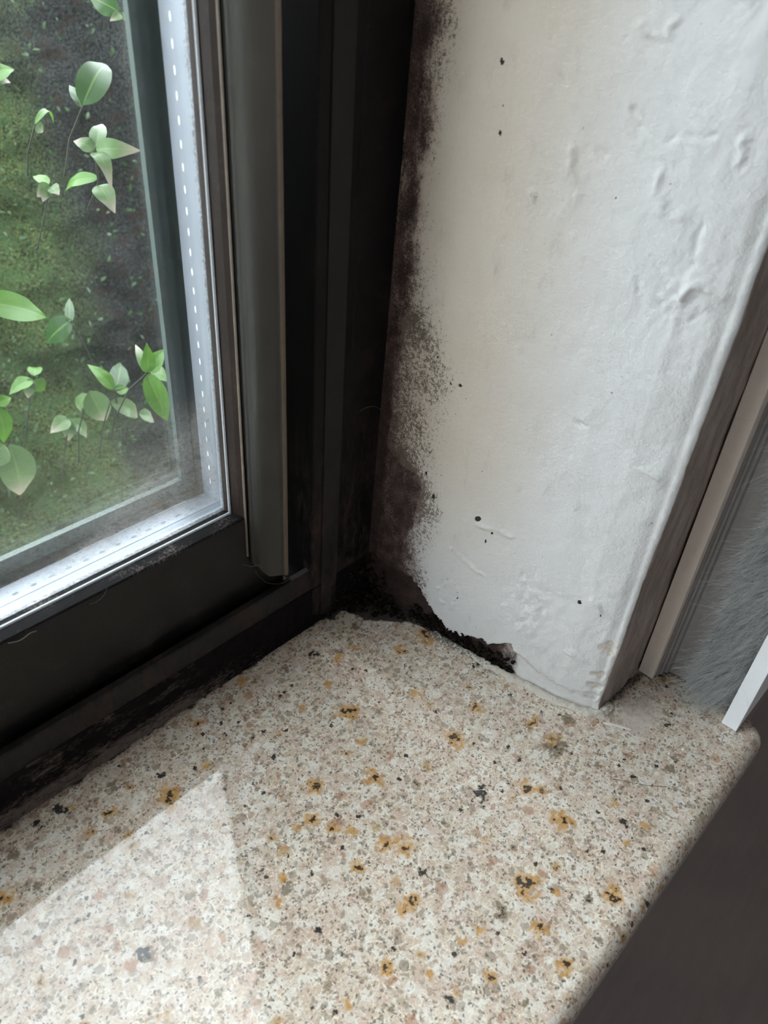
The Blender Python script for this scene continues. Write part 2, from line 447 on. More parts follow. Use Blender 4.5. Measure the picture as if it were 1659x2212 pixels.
GRANITE = mat_granite(); PLASTER = mat_plaster()
SASH = mat_frame('anthracite_sash', (.0065, .0062, .0060), .45, .25, (.07, .06, .052), spec=.35)
REBATE = mat_frame('brown_rebate', (.026, .016, .011), .5, .4, (.09, .065, .05))
JAMB = mat_frame('anthracite_jamb', (.0045, .0036, .0038), .6, .45, (.035, .020, .018), spec=.22, grime=1)
JAMB2 = mat_frame('anthracite_jamb_face', (.0115, .0110, .0108), .55, .35, (.035, .024, .020), spec=.3, grime=1)
PROFILE = mat_frame('satin_profile', (.085, .083, .074), .28, .16, (.16, .15, .13), spec=.6)
PLIP = plain('beige_highlight_lip', (.20, .165, .13), .4, .3, 300)  # profile rim highlight put into a beige colour; the bead shares it
GASKET = mat_frame('fuzzy_gasket', (.010, .009, .010), .9, .8, (.14, .12, .115), spec=.2)
GRIMY = mat_grimy(); MOULD = mat_mould_clump()
SPACER = mat_spacer()
SLOTD = plain('slot_shadow_grey', (.16, .19, .22), .5); SLOTL = plain('slot_lit_pale', (.80, .84, .80), .4)  # same slots, shade coloured in on the bottom bar, light on the upright
LIPM = mat_frame('outer_lip', (.030, .048, .042), .6, .3, (.12, .15, .14))
EDGE_GLINT = plain('pane_edge_glint', (.42, .44, .46), .5, .3, 900)
GLASS1 = mat_glass('inner_glass', .015, 3.1); GLASS2 = mat_glass('dusty_outer_glass', .13, 0.0)
TAUPE = plain('taupe_aluminium', (.68, .60, .53), .55, .06, 200)
CHANNEL = plain('grey_channel', (.27, .255, .245), .5, .15, 300)
WHITEA = plain('white_aluminium', (.80, .81, .83), .45, .04, 200)
FLOORM = mat_floor(); BANK = mat_bank()
ROOMW = plain('room_paint', (.36, .33, .31), .8)

SPOTS= [(0.1704, 0.1474, 0.0028, 'b'), (0.1965, 0.1023, 0.0027, 'b'), (0.1634, 0.1316, 0.0018, 'o'), (0.1538, 0.1145, 0.0021, 'b'), (0.1324, 0.1294, 0.0022, 'b'), (0.1832, 0.0779, 0.003, 'k'), (0.1212, 0.1186, 0.0018, 'b'), (0.1288, 0.1036, 0.0018, 'o'), (0.1403, 0.0838, 0.0025, 'b'), (0.1356, 0.0895, 0.0021, 'b'), (0.1203, 0.0914, 0.0017, 'b'), (0.1252, 0.1095, 0.0013, 'b'), (0.1146, 0.1198, 0.0013, 'o'), (0.1675, 0.0627, 0.0017, 'r'), (0.1267, 0.0664, 0.002, 'b'), (0.1213, 0.0666, 0.0015, 'b'), (0.2174, 0.1066, 0.0019, 'b'), (0.1716, 0.1269, 0.0024, 'r'), (0.0951, 0.104, 0.0019, 'n'), (0.138, 0.0714, 0.0012, 'k'), (0.1478, 0.0399, 0.0022, 'd'), (0.2265, 0.0673, 0.0044, 'd'), (0.2287, 0.0703, 0.0033, 'o'), (0.2306, 0.083, 0.002, 'b'), (0.2449, 0.0724, 0.0025, 'n'), (0.199, 0.0637, 0.0024, 'b'), (0.198, 0.0449, 0.0028, 'b'), (0.1638, 0.0398, 0.0032, 'b'), (0.1842, 0.013, 0.0021, 'b'), (0.1534, 0.0262, 0.0018, 'b'), (0.1491, 0.0116, 0.0022, 'b'), (0.2171, 0.0255, 0.0016, 'k'), (0.2215, 0.0337, 0.0014, 'o'), (0.2093, 0.0195, 0.0013, 'o'), (0.2085, 0.0064, 0.0015, 'r'), (0.1699, 0.0287, 0.0014, 'o'), (0.1763, 0.0192, 0.0014, 'd'), (0.2768, 0.0368, 0.0016, 'k'), (0.2854, 0.038, 0.0016, 'k'), (0.2223, 0.0184, 0.0016, 'o'), (0.2552, 0.0239, 0.0015, 'n'), (0.2389, 0.0335, 0.0012, 'k'), (0.0431, 0.122, 0.002, 'k'), (0.0436, 0.121, 0.0025, 'n'), (0.0852, 0.1676, 0.0031, 'b'), (0.0637, 0.1782, 0.0018, 'b'), (0.05, 0.1938, 0.002, 'k'), (0.0538, 0.1921, 0.0018, 'o'), (0.1052, 0.1692, 0.0017, 'o'), (0.0713, 0.1884, 0.0018, 'n'), (0.0889, 0.1782, 0.0012, 'k'), (0.0405, 0.1935, 0.0018, 'k'), (0.028, 0.1873, 0.0017, 'n'), (0.0287, 0.1696, 0.0016, 'n'), (0.018, 0.1749, 0.002, 'b'), (0.0679, 0.1272, 0.0015, 'n'), (0.0753, 0.1116, 0.0013, 'n'), (0.0972, 0.1081, 0.0013, 'o'), (0.1021, 0.163, 0.0012, 'k'), (0.2122, 0.1853, 0.0017, 'n'), (0.1825, 0.1858, 0.0018, 'k'), (0.194, 0.1782, 0.0016, 'n'), (0.1901, 0.1754, 0.0022, 'o'), (0.2011, 0.1746, 0.0021, 'o'), (0.234, 0.1553, 0.0028, 'b'), (0.2167, 0.1572, 0.0018, 'b'), (0.1653, 0.1865, 0.0017, 'n'), (0.1754, 0.1659, 0.0019, 'o'), (0.1465, 0.1968, 0.0022, 'o'), (0.15, 0.1924, 0.0014, 'n'), (0.2022, 0.1323, 0.0024, 'o'), (0.1288, 0.0432, 0.0014, 'o'), (0.1364, 0.0415, 0.0014, 'o'), (0.1102, 0.0343, 0.0015, 'k'), (0.1028, 0.0565, 0.0017, 'b'), (0.1112, 0.0439, 0.0013, 'o'), (0.0838, 0.0584, 0.0013, 'o'), (0.0937, 0.0834, 0.0014, 'k'), (0.0893, 0.102, 0.0013, 'o'), (0.0923, 0.1167, 0.0009, 'k'), (0.2086, 0.0757, 0.0013, 'k'), (0.233, 0.0492, 0.0013, 'n'), (0.13, 0.1521, 0.0019, 'k'), (0.1288, 0.1668, 0.0015, 'd'), (0.1567, 0.1636, 0.0015, 'o'), (0.1167, 0.1904, 0.0016, 'b'), (0.1661, 0.0999, 0.0015, 'd'), (0.1599, 0.0786, 0.0013, 'n'), (0.1728, 0.052, 0.0013, 'd'), (0.1484, 0.0569, 0.0013, 'n'), (0.1266, 0.0286, 0.0013, 'b'), (0.1276, 0.0149, 0.0012, 'n'), (0.194, 0.0021, 0.0012, 'k'), (0.1657, 0.008, 0.0012, 'n'), (0.0942, 0.0461, 0.0011, 'd'), (0.0521, 0.1002, 0.0011, 'd'), (0.0217, 0.1181, 0.0011, 'n'), (0.0331, 0.1476, 0.0011, 'k')]
DARK= [(0.1891, 0.2778), (0.1862, 0.2702), (0.1893, 0.2573), (0.1869, 0.2429), (0.1872, 0.2319), (0.1908, 0.218), (0.1897, 0.2043), (0.1887, 0.1821), (0.1889, 0.1575), (0.1907, 0.1392), (0.189, 0.1161), (0.1871, 0.0965), (0.1804, 0.0888), (0.1731, 0.0896), (0.1717, 0.0709), (0.171, 0.0476), (0.1676, 0.0275)]
SPECK= [(0.1828, 0.2784), (0.1818, 0.2583), (0.1827, 0.2359), (0.1832, 0.2162), (0.18, 0.1995), (0.175, 0.186), (0.1682, 0.1684), (0.1617, 0.154), (0.1573, 0.1404), (0.1566, 0.1198), (0.1576, 0.102), (0.1595, 0.0881), (0.1619, 0.0674), (0.1607, 0.0473), (0.1628, 0.0304)]
DOTS= [(0.1717, 0.0929, 7), (0.1631, 0.0964, 5), (0.1659, 0.0822, 9), (0.1403, 0.0834, 8), (0.132, 0.0791, 4), (0.1346, 0.073, 6), (0.1738, 0.1519, 5), (0.1647, 0.1431, 4), (0.1595, 0.1444, 4), (0.1618, 0.2637, 5), (0.1588, 0.2511, 3), (0.1584, 0.2422, 6), (0.1557, 0.1399, 3), (0.1164, 0.2281, 2), (0.1121, 0.2309, 3), (0.1171, 0.2228, 3), (0.0863, 0.0637, 6), (0.0762, 0.0607, 4), (0.1421, 0.1087, 3), (0.1164, 0.1946, 2)]
RIDGES= [[(0.1127, 0.2571), (0.1093, 0.2531), (0.1041, 0.2503), (0.1, 0.2514), (0.0946, 0.2525), (0.0887, 0.2538)], [(0.1172, 0.2786), (0.1132, 0.2767), (0.109, 0.2768), (0.108, 0.2802), (0.1057, 0.2816)], [(0.0981, 0.2638), (0.095, 0.2606), (0.0938, 0.2589)], [(0.1401, 0.264), (0.1381, 0.261)], [(0.131, 0.2424), (0.1266, 0.2316), (0.1246, 0.2275)], [(0.1279, 0.2142), (0.1249, 0.2125), (0.1234, 0.2153)], [(0.1534, 0.2121), (0.15, 0.207), (0.1472, 0.2043)], [(0.1414, 0.2269), (0.1387, 0.2228), (0.1357, 0.2211)], [(0.0995, 0.2345), (0.0946, 0.2284), (0.0907, 0.2279), (0.0908, 0.2307)], [(0.084, 0.228), (0.0833, 0.2163)], [(0.0831, 0.2055), (0.0816, 0.2106), (0.0753, 0.2101), (0.0719, 0.2088)], [(0.08, 0.2032), (0.0728, 0.2046)], [(0.0722, 0.1958), (0.0726, 0.1871), (0.0729, 0.1827)], [(0.0795, 0.2545), (0.0793, 0.2482)], [(0.1011, 0.2453), (0.0996, 0.2359)], [(0.1209, 0.2443), (0.1182, 0.2434), (0.1206, 0.2401)], [(0.1455, 0.0788), (0.136, 0.0811), (0.122, 0.0831)], [(0.157, 0.0291), (0.1486, 0.0389), (0.1429, 0.0329), (0.1463, 0.0226), (0.1547, 0.0223)], [(0.1138, 0.0655), (0.1101, 0.0591), (0.1129, 0.0485), (0.1053, 0.0472)], [(0.1141, 0.0354), (0.1097, 0.032)], [(0.0805, 0.0688), (0.0767, 0.0627)], [(0.072, 0.1694), (0.0688, 0.1669)], [(0.0854, 0.0327), (0.0781, 0.0315)], [(0.1514, 0.0585), (0.1446, 0.0565), (0.1311, 0.0524)], [(0.0981, 0.2076), (0.0949, 0.202)], [(0.1439, 0.1762), (0.1375, 0.1744)], [(0.0966, 0.177), (0.0877, 0.1765), (0.0831, 0.1726)], [(0.1081, 0.149), (0.0979, 0.1469)], [(0.0826, 0.1388), (0.0728, 0.1369)]]
GAPTOP= [(0.1691, 0.0227), (0.1644, 0.0196), (0.1561, 0.0113), (0.147, 0.007), (0.137, 0.0062), (0.1284, 0.0128), (0.124, 0.0107), (0.1122, 0.0188), (0.1091, 0.016), (0.1006, 0.012), (0.0872, 0.0082), (0.0724, 0.0077)]

# ------------------------------------------------------------------ the room shell
X0, X1, YB, ZF, ZC = -2.2, 1.5, -3.0, -0.75, 1.80
def sbox(name, *b, mat=ROOMW):
    mb = MB(); mb.box(*b); return tag(mb.build(name, mat), kind='structure')
sbox('floor', X0, X1, YB, 0.30, ZF - .05, ZF, mat=FLOORM)
sbox('ceiling', X0, X1, YB, 0.30, ZC, ZC + .05)
mb = MB()
mb.box(X0 - .05, X0, YB, -2.05, ZF, ZC); mb.box(X0 - .05, X0, -1.55, 0.30, ZF, ZC)
mb.box(X0 - .05, X0, -2.05, -1.55, .80, ZC); mb.box(X0 - .05, X0, -2.05, -1.55, ZF, .15)  # unseen opening added here to let fill light into the room
tag(mb.build('wall_left', ROOMW), kind='structure')
sbox('wall_right', X1, X1 + .05, YB, 0.30, ZF, ZC)
sbox('wall_back', X0, X1, YB - .05, YB, ZF, ZC)
OX0, OZ1 = -1.30, 1.30                      # window opening: x OX0..0.2375, z 0..OZ1
sbox('wall_below_window', X0, X1, 0.0645, 0.30, ZF, -0.021)
sbox('wall_above_window', X0, X1, 0.0645, 0.30, OZ1, ZC)
sbox('wall_beside_window', X0, OX0, 0.0645, 0.30, -0.021, OZ1)
sbox('wall_behind_screen', 0.335, X1, 0.0645, 0.30, -0.021, OZ1)

# ------------------------------------------------------------------ plaster reveal with its rounded corner
def build_reveal():
    yk = [.202, .1499, .1384, .1182, .1046, .0826, .0716, .0672]
    xk = [.2375, .2408, .2424, .2450, .2468, .2512, .2552, .2582]
    ys = list(np.arange(.2600, .0674, -.00075))
    path = [(float(np.interp(-y, [-a for a in yk], xk)), y, -1.0, 0.0) for y in ys]
    R = .0030; cx, cy = path[-1][0] + R, path[-1][1]
    for a in np.linspace(10, 90, 9):
        t = math.radians(a); path.append((cx - R * math.cos(t), cy - R * math.sin(t), -math.cos(t), -math.sin(t)))
    for x in np.arange(cx + .0012, .340, .0012): path.append((x, cy - R, 0.0, -1.0))
    path = np.array(path)
    zs = np.concatenate([np.arange(0, .33, .00085), np.arange(.335, OZ1 + .01, .02)])
    S, Z = np.meshgrid(np.arange(len(path)), zs, indexing='ij')
    PX, PY, NX, NY = (path[:, k][S] for k in range(4))
    rev = sstep(-.2, -.9, NX)                     # 1 on the reveal, 0 on the return
    U = np.cumsum(np.r_[0, np.hypot(*np.diff(path[:, :2], axis=0).T)])[S]
    # gentle hand-plastered waves, trowel marks, ridges
    d = (fbm(U * 22, Z * 22, 3) - .5) * .0022 + (fbm(U * 75, Z * 60, 9) - .5) * .0011
    room = sstep(.165, .10, PY)
    d = d * (.35 + .65 * room) + (fbm(U * 320, Z * 260, 21) - .5) * .0005 * (.4 + .6 * room)
    for k, L in enumerate(RIDGES):
        dd = seg_dist(PY + (fbm(U * 300, Z * 300, 5) - .5) * .003, Z + (fbm(U * 300, Z * 300, 6) - .5) * .003, L)
        d = d + rev * .0013 * sstep(.30, .70, fbm(U * 180, Z * 180, 7)) * np.exp(-(dd / .0010) ** 2) * (1 if k % 3 else -1)
        d = d + rev * .0003 * np.exp(-(dd / .004) ** 2) * (-1 if k % 2 else 1)
    # lumpy patch high on the wall and the scabby lower area
    lump = np.exp(-(((PY - .083) / .008) ** 2 + ((Z - .204) / .009) ** 2))
    d = d + rev * lump * (fbm(U * 500, Z * 500, 31) - .5) * .0035
    scab = np.exp(-(((PY - .108) / .012) ** 2 + ((Z - .045) / .022) ** 2))
    d = d + rev * scab * (fbm(U * 420, Z * 420, 33) - .5) * .0022
    d = d + (1 - rev) * (fbm(U * 140, Z * 30, 41) - .5) * .0016 * (NX > -.05)
    # ragged lower edge of the skim coat
    gy = [p[0] for p in GAPTOP][::-1]; gz = [p[1] for p in GAPTOP][::-1]
    gt = np.interp(PY, gy, gz, left=.006, right=.0255) + (fbm(U * 450, Z * 3, 12) - .5) * .0045
    gapw = sstep(.1005, .1125, PY)
    below = sstep(.0004, -.0004, Z - gt) * rev * (.35 + .65 * gapw)
    d = d - below * .0024
    # paint chips on the corner
    for cz_, rr in ((.0425, .004), (.024, .0022), (.0165, .002), (.008, .0028)):
        m_ = ((PY - .0695) / .0032) ** 2 + ((Z - cz_) / rr) ** 2 + (fbm(U * 500, Z * 500, 97) - .5) * 2.2
        d = d - .0010 * sstep(1.3, .8, m_)
    base = sstep(.0035, 0, Z) * (fbm(U * 380, Z * 100, 55) - .2) * .002
    d = d + base * (1 - below)
    lean = .018 * Z * sstep(.14, .20, PY)
    X = PX + NX * d + lean; Y = PY + NY * d
    n, k = X.shape
    V = np.stack([X, Y, Z], -1).reshape(-1, 3)
    idx = np.arange(n * k).reshape(n, k)
    F = np.stack([idx[:-1, :-1], idx[1:, :-1], idx[1:, 1:], idx[:-1, 1:]], -1).reshape(-1, 4)
    me = bpy.data.meshes.new('wall_window_side'); me.from_pydata(V.tolist(), [], F.tolist()); me.update()
    me.polygons.foreach_set('use_smooth', [True] * len(me.polygons))
    # mould
    wob = (fbm(U * 60, Z * 60, 61) - .5) * .005 + (fbm(U * 500, Z * 350, 62) - .5) * .004
    dk = np.interp(Z, [p[1] for p in DARK][::-1], [p[0] for p in DARK][::-1]) + wob
    spk = np.interp(Z, [p[1] for p in SPECK][::-1], [p[0] for p in SPECK][::-1]) + wob * 2
    dense = sstep(-.004, .005, PY - dk) * (.45 + .55 * sstep(.0, .010, PY - dk)) * rev
    dense = np.maximum(dense * (.45 + .6 * fbm(U * 90, Z * 45, 63)), (.60 + .4 * sstep(.19, .10, Z)) * sstep(.1925, .1985, PY) * rev)
    low = sstep(.040, .010, Z + (fbm(U * 200, Z * 200, 66) - .5) * .012) * sstep(.160, .176, PY + (fbm(U * 250, Z * 250, 67) - .5) * .012) * rev * 1.35
    dense = np.maximum(dense, low)
    dense = np.maximum(dense, below * gapw * sstep(.1085, .122, PY) * 1.0)
    dense = np.maximum(dense, below * gapw * .45)
    speck = np.clip((PY - spk + .006) / np.maximum(dk - spk + .006, .004), 0, 1) ** .8 * rev * (.55 + .9 * (fbm(U * 55, Z * 55, 64) - .2))
    speck = speck * (.80 + .60 * sstep(.185, .15, Z) + .25 * sstep(.245, .27, Z))
    speck = np.maximum(speck, .34 * scab * rev)
    dots = np.zeros_like(Z)
    for (a, b, r) in DOTS:
        rr = r * .00019
        q = np.hypot((PY - a) * (.7 + .8 * ((a * 7919) % 1)), (Z - b) * .8) + (fbm(U * 700, Z * 700, 70) - .5) * .0013
        dots = np.maximum(dots, sstep(rr * 1.2, rr * .5, q))
    crack = [(.1572, .0300), (.1540, .0372), (.1490, .0405), (.1445, .0370), (.1437, .0320), (.1450, .0280)]
    dd = seg_dist(PY + (fbm(U * 600, Z * 600, 80) - .5) * .002, Z, crack)
    dots = np.maximum(dots, .75 * np.exp(-(dd / .00045) ** 2) * (vnoise(U * 500, Z * 500, 81) > .35))
    edge = np.exp(-((Z - gt) / .0007) ** 2) * rev * sstep(.06, .10, PY) * .8
    dots = np.maximum(dots, edge * (vnoise(U * 700, Z * 5, 82) > .4))
    a = me.attributes.new('mould', 'FLOAT_VECTOR', 'POINT')
    a.data.foreach_set('vector', np.stack([dense, speck, dots * rev], -1).reshape(-1).astype(np.float32))
    cream = sstep(.095, .165, PY + (fbm(U * 12, Z * 9, 90) - .5) * .02) * rev * sstep(.02, .12, Z) * .9
    bare = np.maximum(below * (.5), np.zeros_like(Z))
    for cz_, rr in ((.0425, .004), (.024, .0022), (.0165, .002)):
        bare = np.maximum(bare, sstep(1.3, .8, ((PY - .0695) / .0032) ** 2 + ((Z - cz_) / rr) ** 2 + (fbm(U * 500, Z * 500, 97) - .5) * 2.2))
    a = me.attributes.new('tint_shade', 'FLOAT_VECTOR', 'POINT')  # last component masks the shade painted on the return face
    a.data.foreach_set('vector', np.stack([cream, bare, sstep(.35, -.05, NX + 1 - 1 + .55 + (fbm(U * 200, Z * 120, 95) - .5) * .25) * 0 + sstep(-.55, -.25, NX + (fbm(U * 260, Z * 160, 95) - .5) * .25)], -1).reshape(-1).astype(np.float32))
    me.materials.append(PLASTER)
    o = link(bpy.data.objects.new('wall_window_side', me))
    return tag(o, kind='structure')
build_reveal()

# ------------------------------------------------------------------ granite window sill
def build_sill():
    xs = np.concatenate([np.arange(-1.34, -.03, .03), np.arange(-.03, .3135, .00055)])
    R = .0065
    # profile from under the frame to the front, round the nose, down and back
    prof = [(y, 0.0) for y in np.concatenate([np.arange(.262, .206, -.008), np.arange(.2055, R, -.00055)])]
    for a in np.linspace(0, 90, 10): prof.append((R - R * math.sin(math.radians(a)), -R + R * math.cos(math.radians(a))))
    prof += [(-.0004, -.010), (-.0004, -.017), (.0010, -.020), (.030, -.020), (.262, -.020)]
    prof = np.array(prof)
    I, J = np.meshgrid(np.arange(len(xs)), np.arange(len(prof)), indexing='ij')
    X = xs[I]; Y = prof[:, 0][J]; Z = prof[:, 1][J]
    # rounded free end at the right
    t = np.clip((X - .3035) / .010, 0, 1)
    Y = np.where(Y < .012, Y + (.012 - Y) * .0 + t ** 2 * .0105 * sstep(.014, .0, Y), Y)
    Z = Z - t ** 3 * .0035 * (Z > -.008)
    n, k = X.shape
    V = np.stack([X, Y, Z], -1).reshape(-1, 3)
    idx = np.arange(n * k).reshape(n, k)
    F = np.stack([idx[:-1, :-1], idx[:-1, 1:], idx[1:, 1:], idx[1:, :-1]], -1).reshape(-1, 4).tolist()
    F.append(idx[-1, :].tolist()); F.append(idx[0, ::-1].tolist())
    me = bpy.data.meshes.new('granite_windowsill'); me.from_pydata(V.tolist(), [], F); me.update()
    me.polygons.foreach_set('use_smooth', [True] * len(me.polygons))
    wx = (fbm(X * 420, Y * 420, 1) - .5); wy = (fbm(X * 420, Y * 420, 2) - .5)
    sp = np.zeros((3,) + X.shape)
    for i, (sx, sy, r, kd) in enumerate(SPOTS):
        r = r * 1.5; q = np.hypot(X - sx + wx * r * 2.4, Y - sy + wy * r * 2.4)
        if kd == 'b':
            sp[0] = np.maximum(sp[0], sstep(1.8 * r, .4 * r, q)); sp[1] = np.maximum(sp[1], sstep(.75 * r, .2 * r, q))
        elif kd in 'or': sp[0] = np.maximum(sp[0], sstep(1.5 * r, .1 * r, q) * (.95 if kd == 'o' else .5))
        elif kd == 'k': sp[1] = np.maximum(sp[1], sstep(1.0 * r, .3 * r, q)); sp[2] = np.maximum(sp[2], .6 * sstep(1.4 * r, .6 * r, q))
        elif kd == 'n': sp[2] = np.maximum(sp[2], .9 * sstep(1.2 * r, .4 * r, q))
        elif kd == 'd': sp[2] = np.maximum(sp[2], sstep(1.2 * r, .5 * r, q)); sp[1] = np.maximum(sp[1], .75 * sstep(.6 * r, .2 * r, q))
    a = me.attributes.new('spots', 'FLOAT_VECTOR', 'POINT')
    a.data.foreach_set('vector', np.moveaxis(sp, 0, -1).reshape(-1).astype(np.float32))
    # dirt: along the frame, in the corner wedge, along the wall foot; dust around the wall end
    poly = [(.205, .2000), (.2155, .1975), (.2215, .1840), (.2300, .1760), (.2379, .1640), (.2385, .1520), (.2420, .1320)]
    line = np.interp(X, [p[0] for p in poly], [p[1] for p in poly], left=.2035, right=.12)
    nz = (fbm(X * 260, Y * 260, 5) - .5) * .008
    g = sstep(-.0060, .0030, Y - line + nz * 1.3)
    g = np.maximum(g, .55 * sstep(.0035, .0, .2030 - Y + nz * .3))
    foot = seg_dist(X, Y, [(.2383, .1540), (.2398, .1384), (.2431, .1182), (.2445, .1046)])
    g = np.maximum(g, .7 * sstep(.0030, .0005, foot + nz * .2))
    foot2 = seg_dist(X, Y, [(.2620, .0600), (.2700, .0640), (.297, .0625), (.303, .054)])
    g = np.maximum(g, .55 * sstep(.006, .0, foot2 + nz * .6))
    du = sstep(.022, .004, np.hypot((X - .271) * .8, (Y - .050)) + nz)
    foot3 = seg_dist(X, Y, [(.2445, .1046), (.249, .0826), (.2553, .0675), (.262, .0590), (.285, .052)])
    du = np.maximum(du, .8 * sstep(.006, .001, foot3 + nz * .4))
    a = me.attributes.new('grime', 'FLOAT_VECTOR', 'POINT')
    a.data.foreach_set('vector', np.stack([g, du, 0 * g], -1).reshape(-1).astype(np.float32))
    me.materials.append(GRANITE)
    o = link(bpy.data.objects.new('granite_windowsill', me))
    return tag(o, 'polished speckled beige granite windowsill slab with black and rust spots', 'windowsill')
build_sill()

# ------------------------------------------------------------------ window
W = empty('window_1', (-.53, .202, 0.0)); tag(W, kind='structure')
def wpart(mb, name, mat, parent=W, **k):
    o = mb.build(name, mat, parent, **k)
    # geometry is authored in world space
    p = parent; off = Vector((0, 0, 0))
    while p is not None: off += p.location; p = p.parent
    o.location = -off
    return o
FX0, FX1 = -1.335, .236
# fixed frame: bottom member with grimy face and smooth sloping top strip
mb = MB()
nX = 420
def strip(mb, x0, x1, sec, seed, mi=0, amp=.0004):
    xs = np.linspace(x0, x1, nX); v = []; n = len(sec)
    for i, x in enumerate(xs):
        for j, (y, z) in enumerate(sec):
            w = (float(vnoise(np.array([x * 260.]), np.array([j * 3.1 + seed]), seed)[0]) - .5) * amp
            v.append((x, y + w, max(z + (w if 0 < j < n - 1 else 0), -.0005)))
    f = [(i * n + j, (i + 1) * n + j, (i + 1) * n + j + 1, i * n + j + 1) for i in range(nX - 1) for j in range(n - 1)]
    mb.add(v, f, mi)
strip(mb, FX0, FX1, [(.2005, -.0002), (.2014, .0012), (.2020, .004), (.2019, .0115), (.2021, .0190), (.2020, .0238), (.2016, .0247), (.2021, .0254)], 3, 0, .0007)
strip(mb, FX0, FX1, [(.2021, .0254), (.2026, .0262), (.2030, .0300), (.2034, .0356), (.2040, .0364), (.2070, .0364), (.2072, .0200)], 4, 1, .0001)
mb.box(FX0, FX1, .2072, .262, .0005, .0195, 1)
wpart(mb, 'bottom_rail', [GRIMY, JAMB2], smooth=False)
# jambs
def jamb_sec():
    return [(.1965, .262), (.1965, .2026), (.1970, .2020), (.2017, .2018), (.2022, .2024), (.2026, .2016), (.2130, .2014), (.2137, .2022), (.2140, .2032), (.2190, .2036), (.2196, .2028), (.2440, .2028), (.2700, .2030), (.2700, .262)]
mb = MB(); s_ = jamb_sec(); n = len(s_)
mb.extr(s_, .0004, OZ1)
mats_ = [0] * len(mb.f)
for i in (5,): mats_[i] = 1
mb.m = mats_
wpart(mb, 'jamb', [JAMB, JAMB2])
mb = MB(); mb.extr([(-1.085 - (x - .1965) + .0, y) for x, y in s_][::-1], .0004, OZ1); wpart(mb, 'jamb', JAMB)
mb = MB(); mb.box(FX0, FX1, .202, .262, OZ1 - .045, OZ1); wpart(mb, 'top_rail', JAMB, bevel=.001)
# sash
RECT = (-1.045, .1597, .0838, OZ1 - .10)
mb = MB()
mb.ring([(0, .0000, .2205), (.0012, .0003, .2175), (.0030, .0009, .2135), (.0043, .0013, .2118), (.0050, .0022, .2113), (.0255, .0540, .2113), (.0262, .0548, .2120), (.0262, .0548, .262), (.0100, .0120, .262), (.0095, .0115, .2440), (.0150, .0150, .2440), (.0150, .0150, .2205)], RECT)
mb.m = [0] * len(mb.f)
for c_ in range(4):
    for i in range(4): mb.m[c_ * 12 + i] = 1 if c_ in (0, 2) else 2
sash = wpart(mb, 'sash', [SASH, REBATE, GASKET])
def spart(mb, name, mat, **k): return wpart(mb, name, mat, parent=sash, **k)
mb = MB(); mb.ring([(-.0071, -.0087, .2412), (-.0071, -.0087, .2440), (.004, .004, .2440), (.004, .004, .2412)], RECT); spart(mb, 'exterior_lip', LIPM)
x0, x1, z0, z1 = RECT
mb = MB(); mb.box(x0 - .008, x1 + .008, .2177, .2204, z0 - .008, z1 + .008); spart(mb, 'inner_pane', GLASS1)
mb = MB(); mb.box(x0 - .008, x1 + .008, .2378, .2408, z0 - .008, z1 + .008); spart(mb, 'outer_pane', GLASS2)
mb = MB(); mb.ring([(.0004, 0, .2206), (.0014, .0006, .2376), (.007, .007, .2376), (.007, .007, .2206)], RECT)
pitch = .00735
x = x1 - .0100
while x > -.16:
    mb.add([(x + .0013 * math.cos(a), .2308 + .0007 * math.sin(a), z0 + .00005 - .0003) for a in [k * math.pi / 5 for k in range(10)]], [tuple(range(10))], 1)
    x -= pitch
z = z0 + .010
while z < .45:
    mb.add([(x1 + .00085, .2308 + .00055 * math.sin(a), z + .0015 * math.cos(a)) for a in [k * math.pi / 5 for k in range(10)]], [tuple(range(10))], 2)
    z += pitch
mb.add([(-.2, .2275, z0 - .00015), (x1, .2275, z0 - .00015), (x1, .2272, z0 - .00015), (-.2, .2272, z0 - .00015)], [(0, 1, 2, 3)], 1)
spart(mb, 'spacer_bar', [SPACER, SLOTD, SLOTL])
mb = MB(); mb.ring([(-.00015, -.00015, .2172), (.0004, .0004, .2168), (.0004, .0004, .2180), (-.00015, -.00015, .2180)], (x0, x1 + .0006, z0, z1)); spart(mb, 'pane_edge_highlight', EDGE_GLINT)  # thin pale strip stands in for the highlight along the pane edge
# thin glazing bead and the proud cover profile on the hinge side, both stopping above the rail
mb = MB(); mb.extr([(.1638, .2114), (.1639, .2108), (.1643, .2104), (.1647, .2108), (.1648, .2114)], .060, OZ1 - .06)
spart(mb, 'glazing_bead', PLIP)
mb = MB()
cs = [(.1658, .2114), (.1655, .2095), (.1660, .2085), (.1664, .2083), (.1666, .2072), (.1672, .2056), (.1684, .2042), (.1702, .2033), (.1725, .2028), (.1752, .2025), (.1776, .2022), (.1783, .2024), (.1787, .2022), (.1794, .2019), (.1803, .2019), (.1812, .2022), (.1815, .2032), (.1817, .2114)]
mb.extr(cs, .05, OZ1 - .06, zf0=lambda x, y: float(np.interp(x, [.1655, .1700, .1790, .1800, .1817], [.0560, .0490, .0455, .0440, .0465])))
mb.m = [0] * len(mb.f)
for i in (12, 13, 14): mb.m[i] = 1
cp = spart(mb, 'cover_profile', [PROFILE, PLIP])
bm = bmesh.new(); bm.from_mesh(cp.data)
for f in bm.faces: f.smooth = len(f.verts) == 4
bm.to_mesh(cp.data); bm.free()
mb = MB(); mb.box(.1822, .1835, .2080, .2300, .045, OZ1 - .06); spart(mb, 'weather_seal', SASH)
# second, closed side of the window beyond the view
mb = MB(); mb.box(-1.16, -1.09, .2025, .262, .0364, OZ1 - .045); wpart(mb, 'mullion', JAMB, bevel=.001)

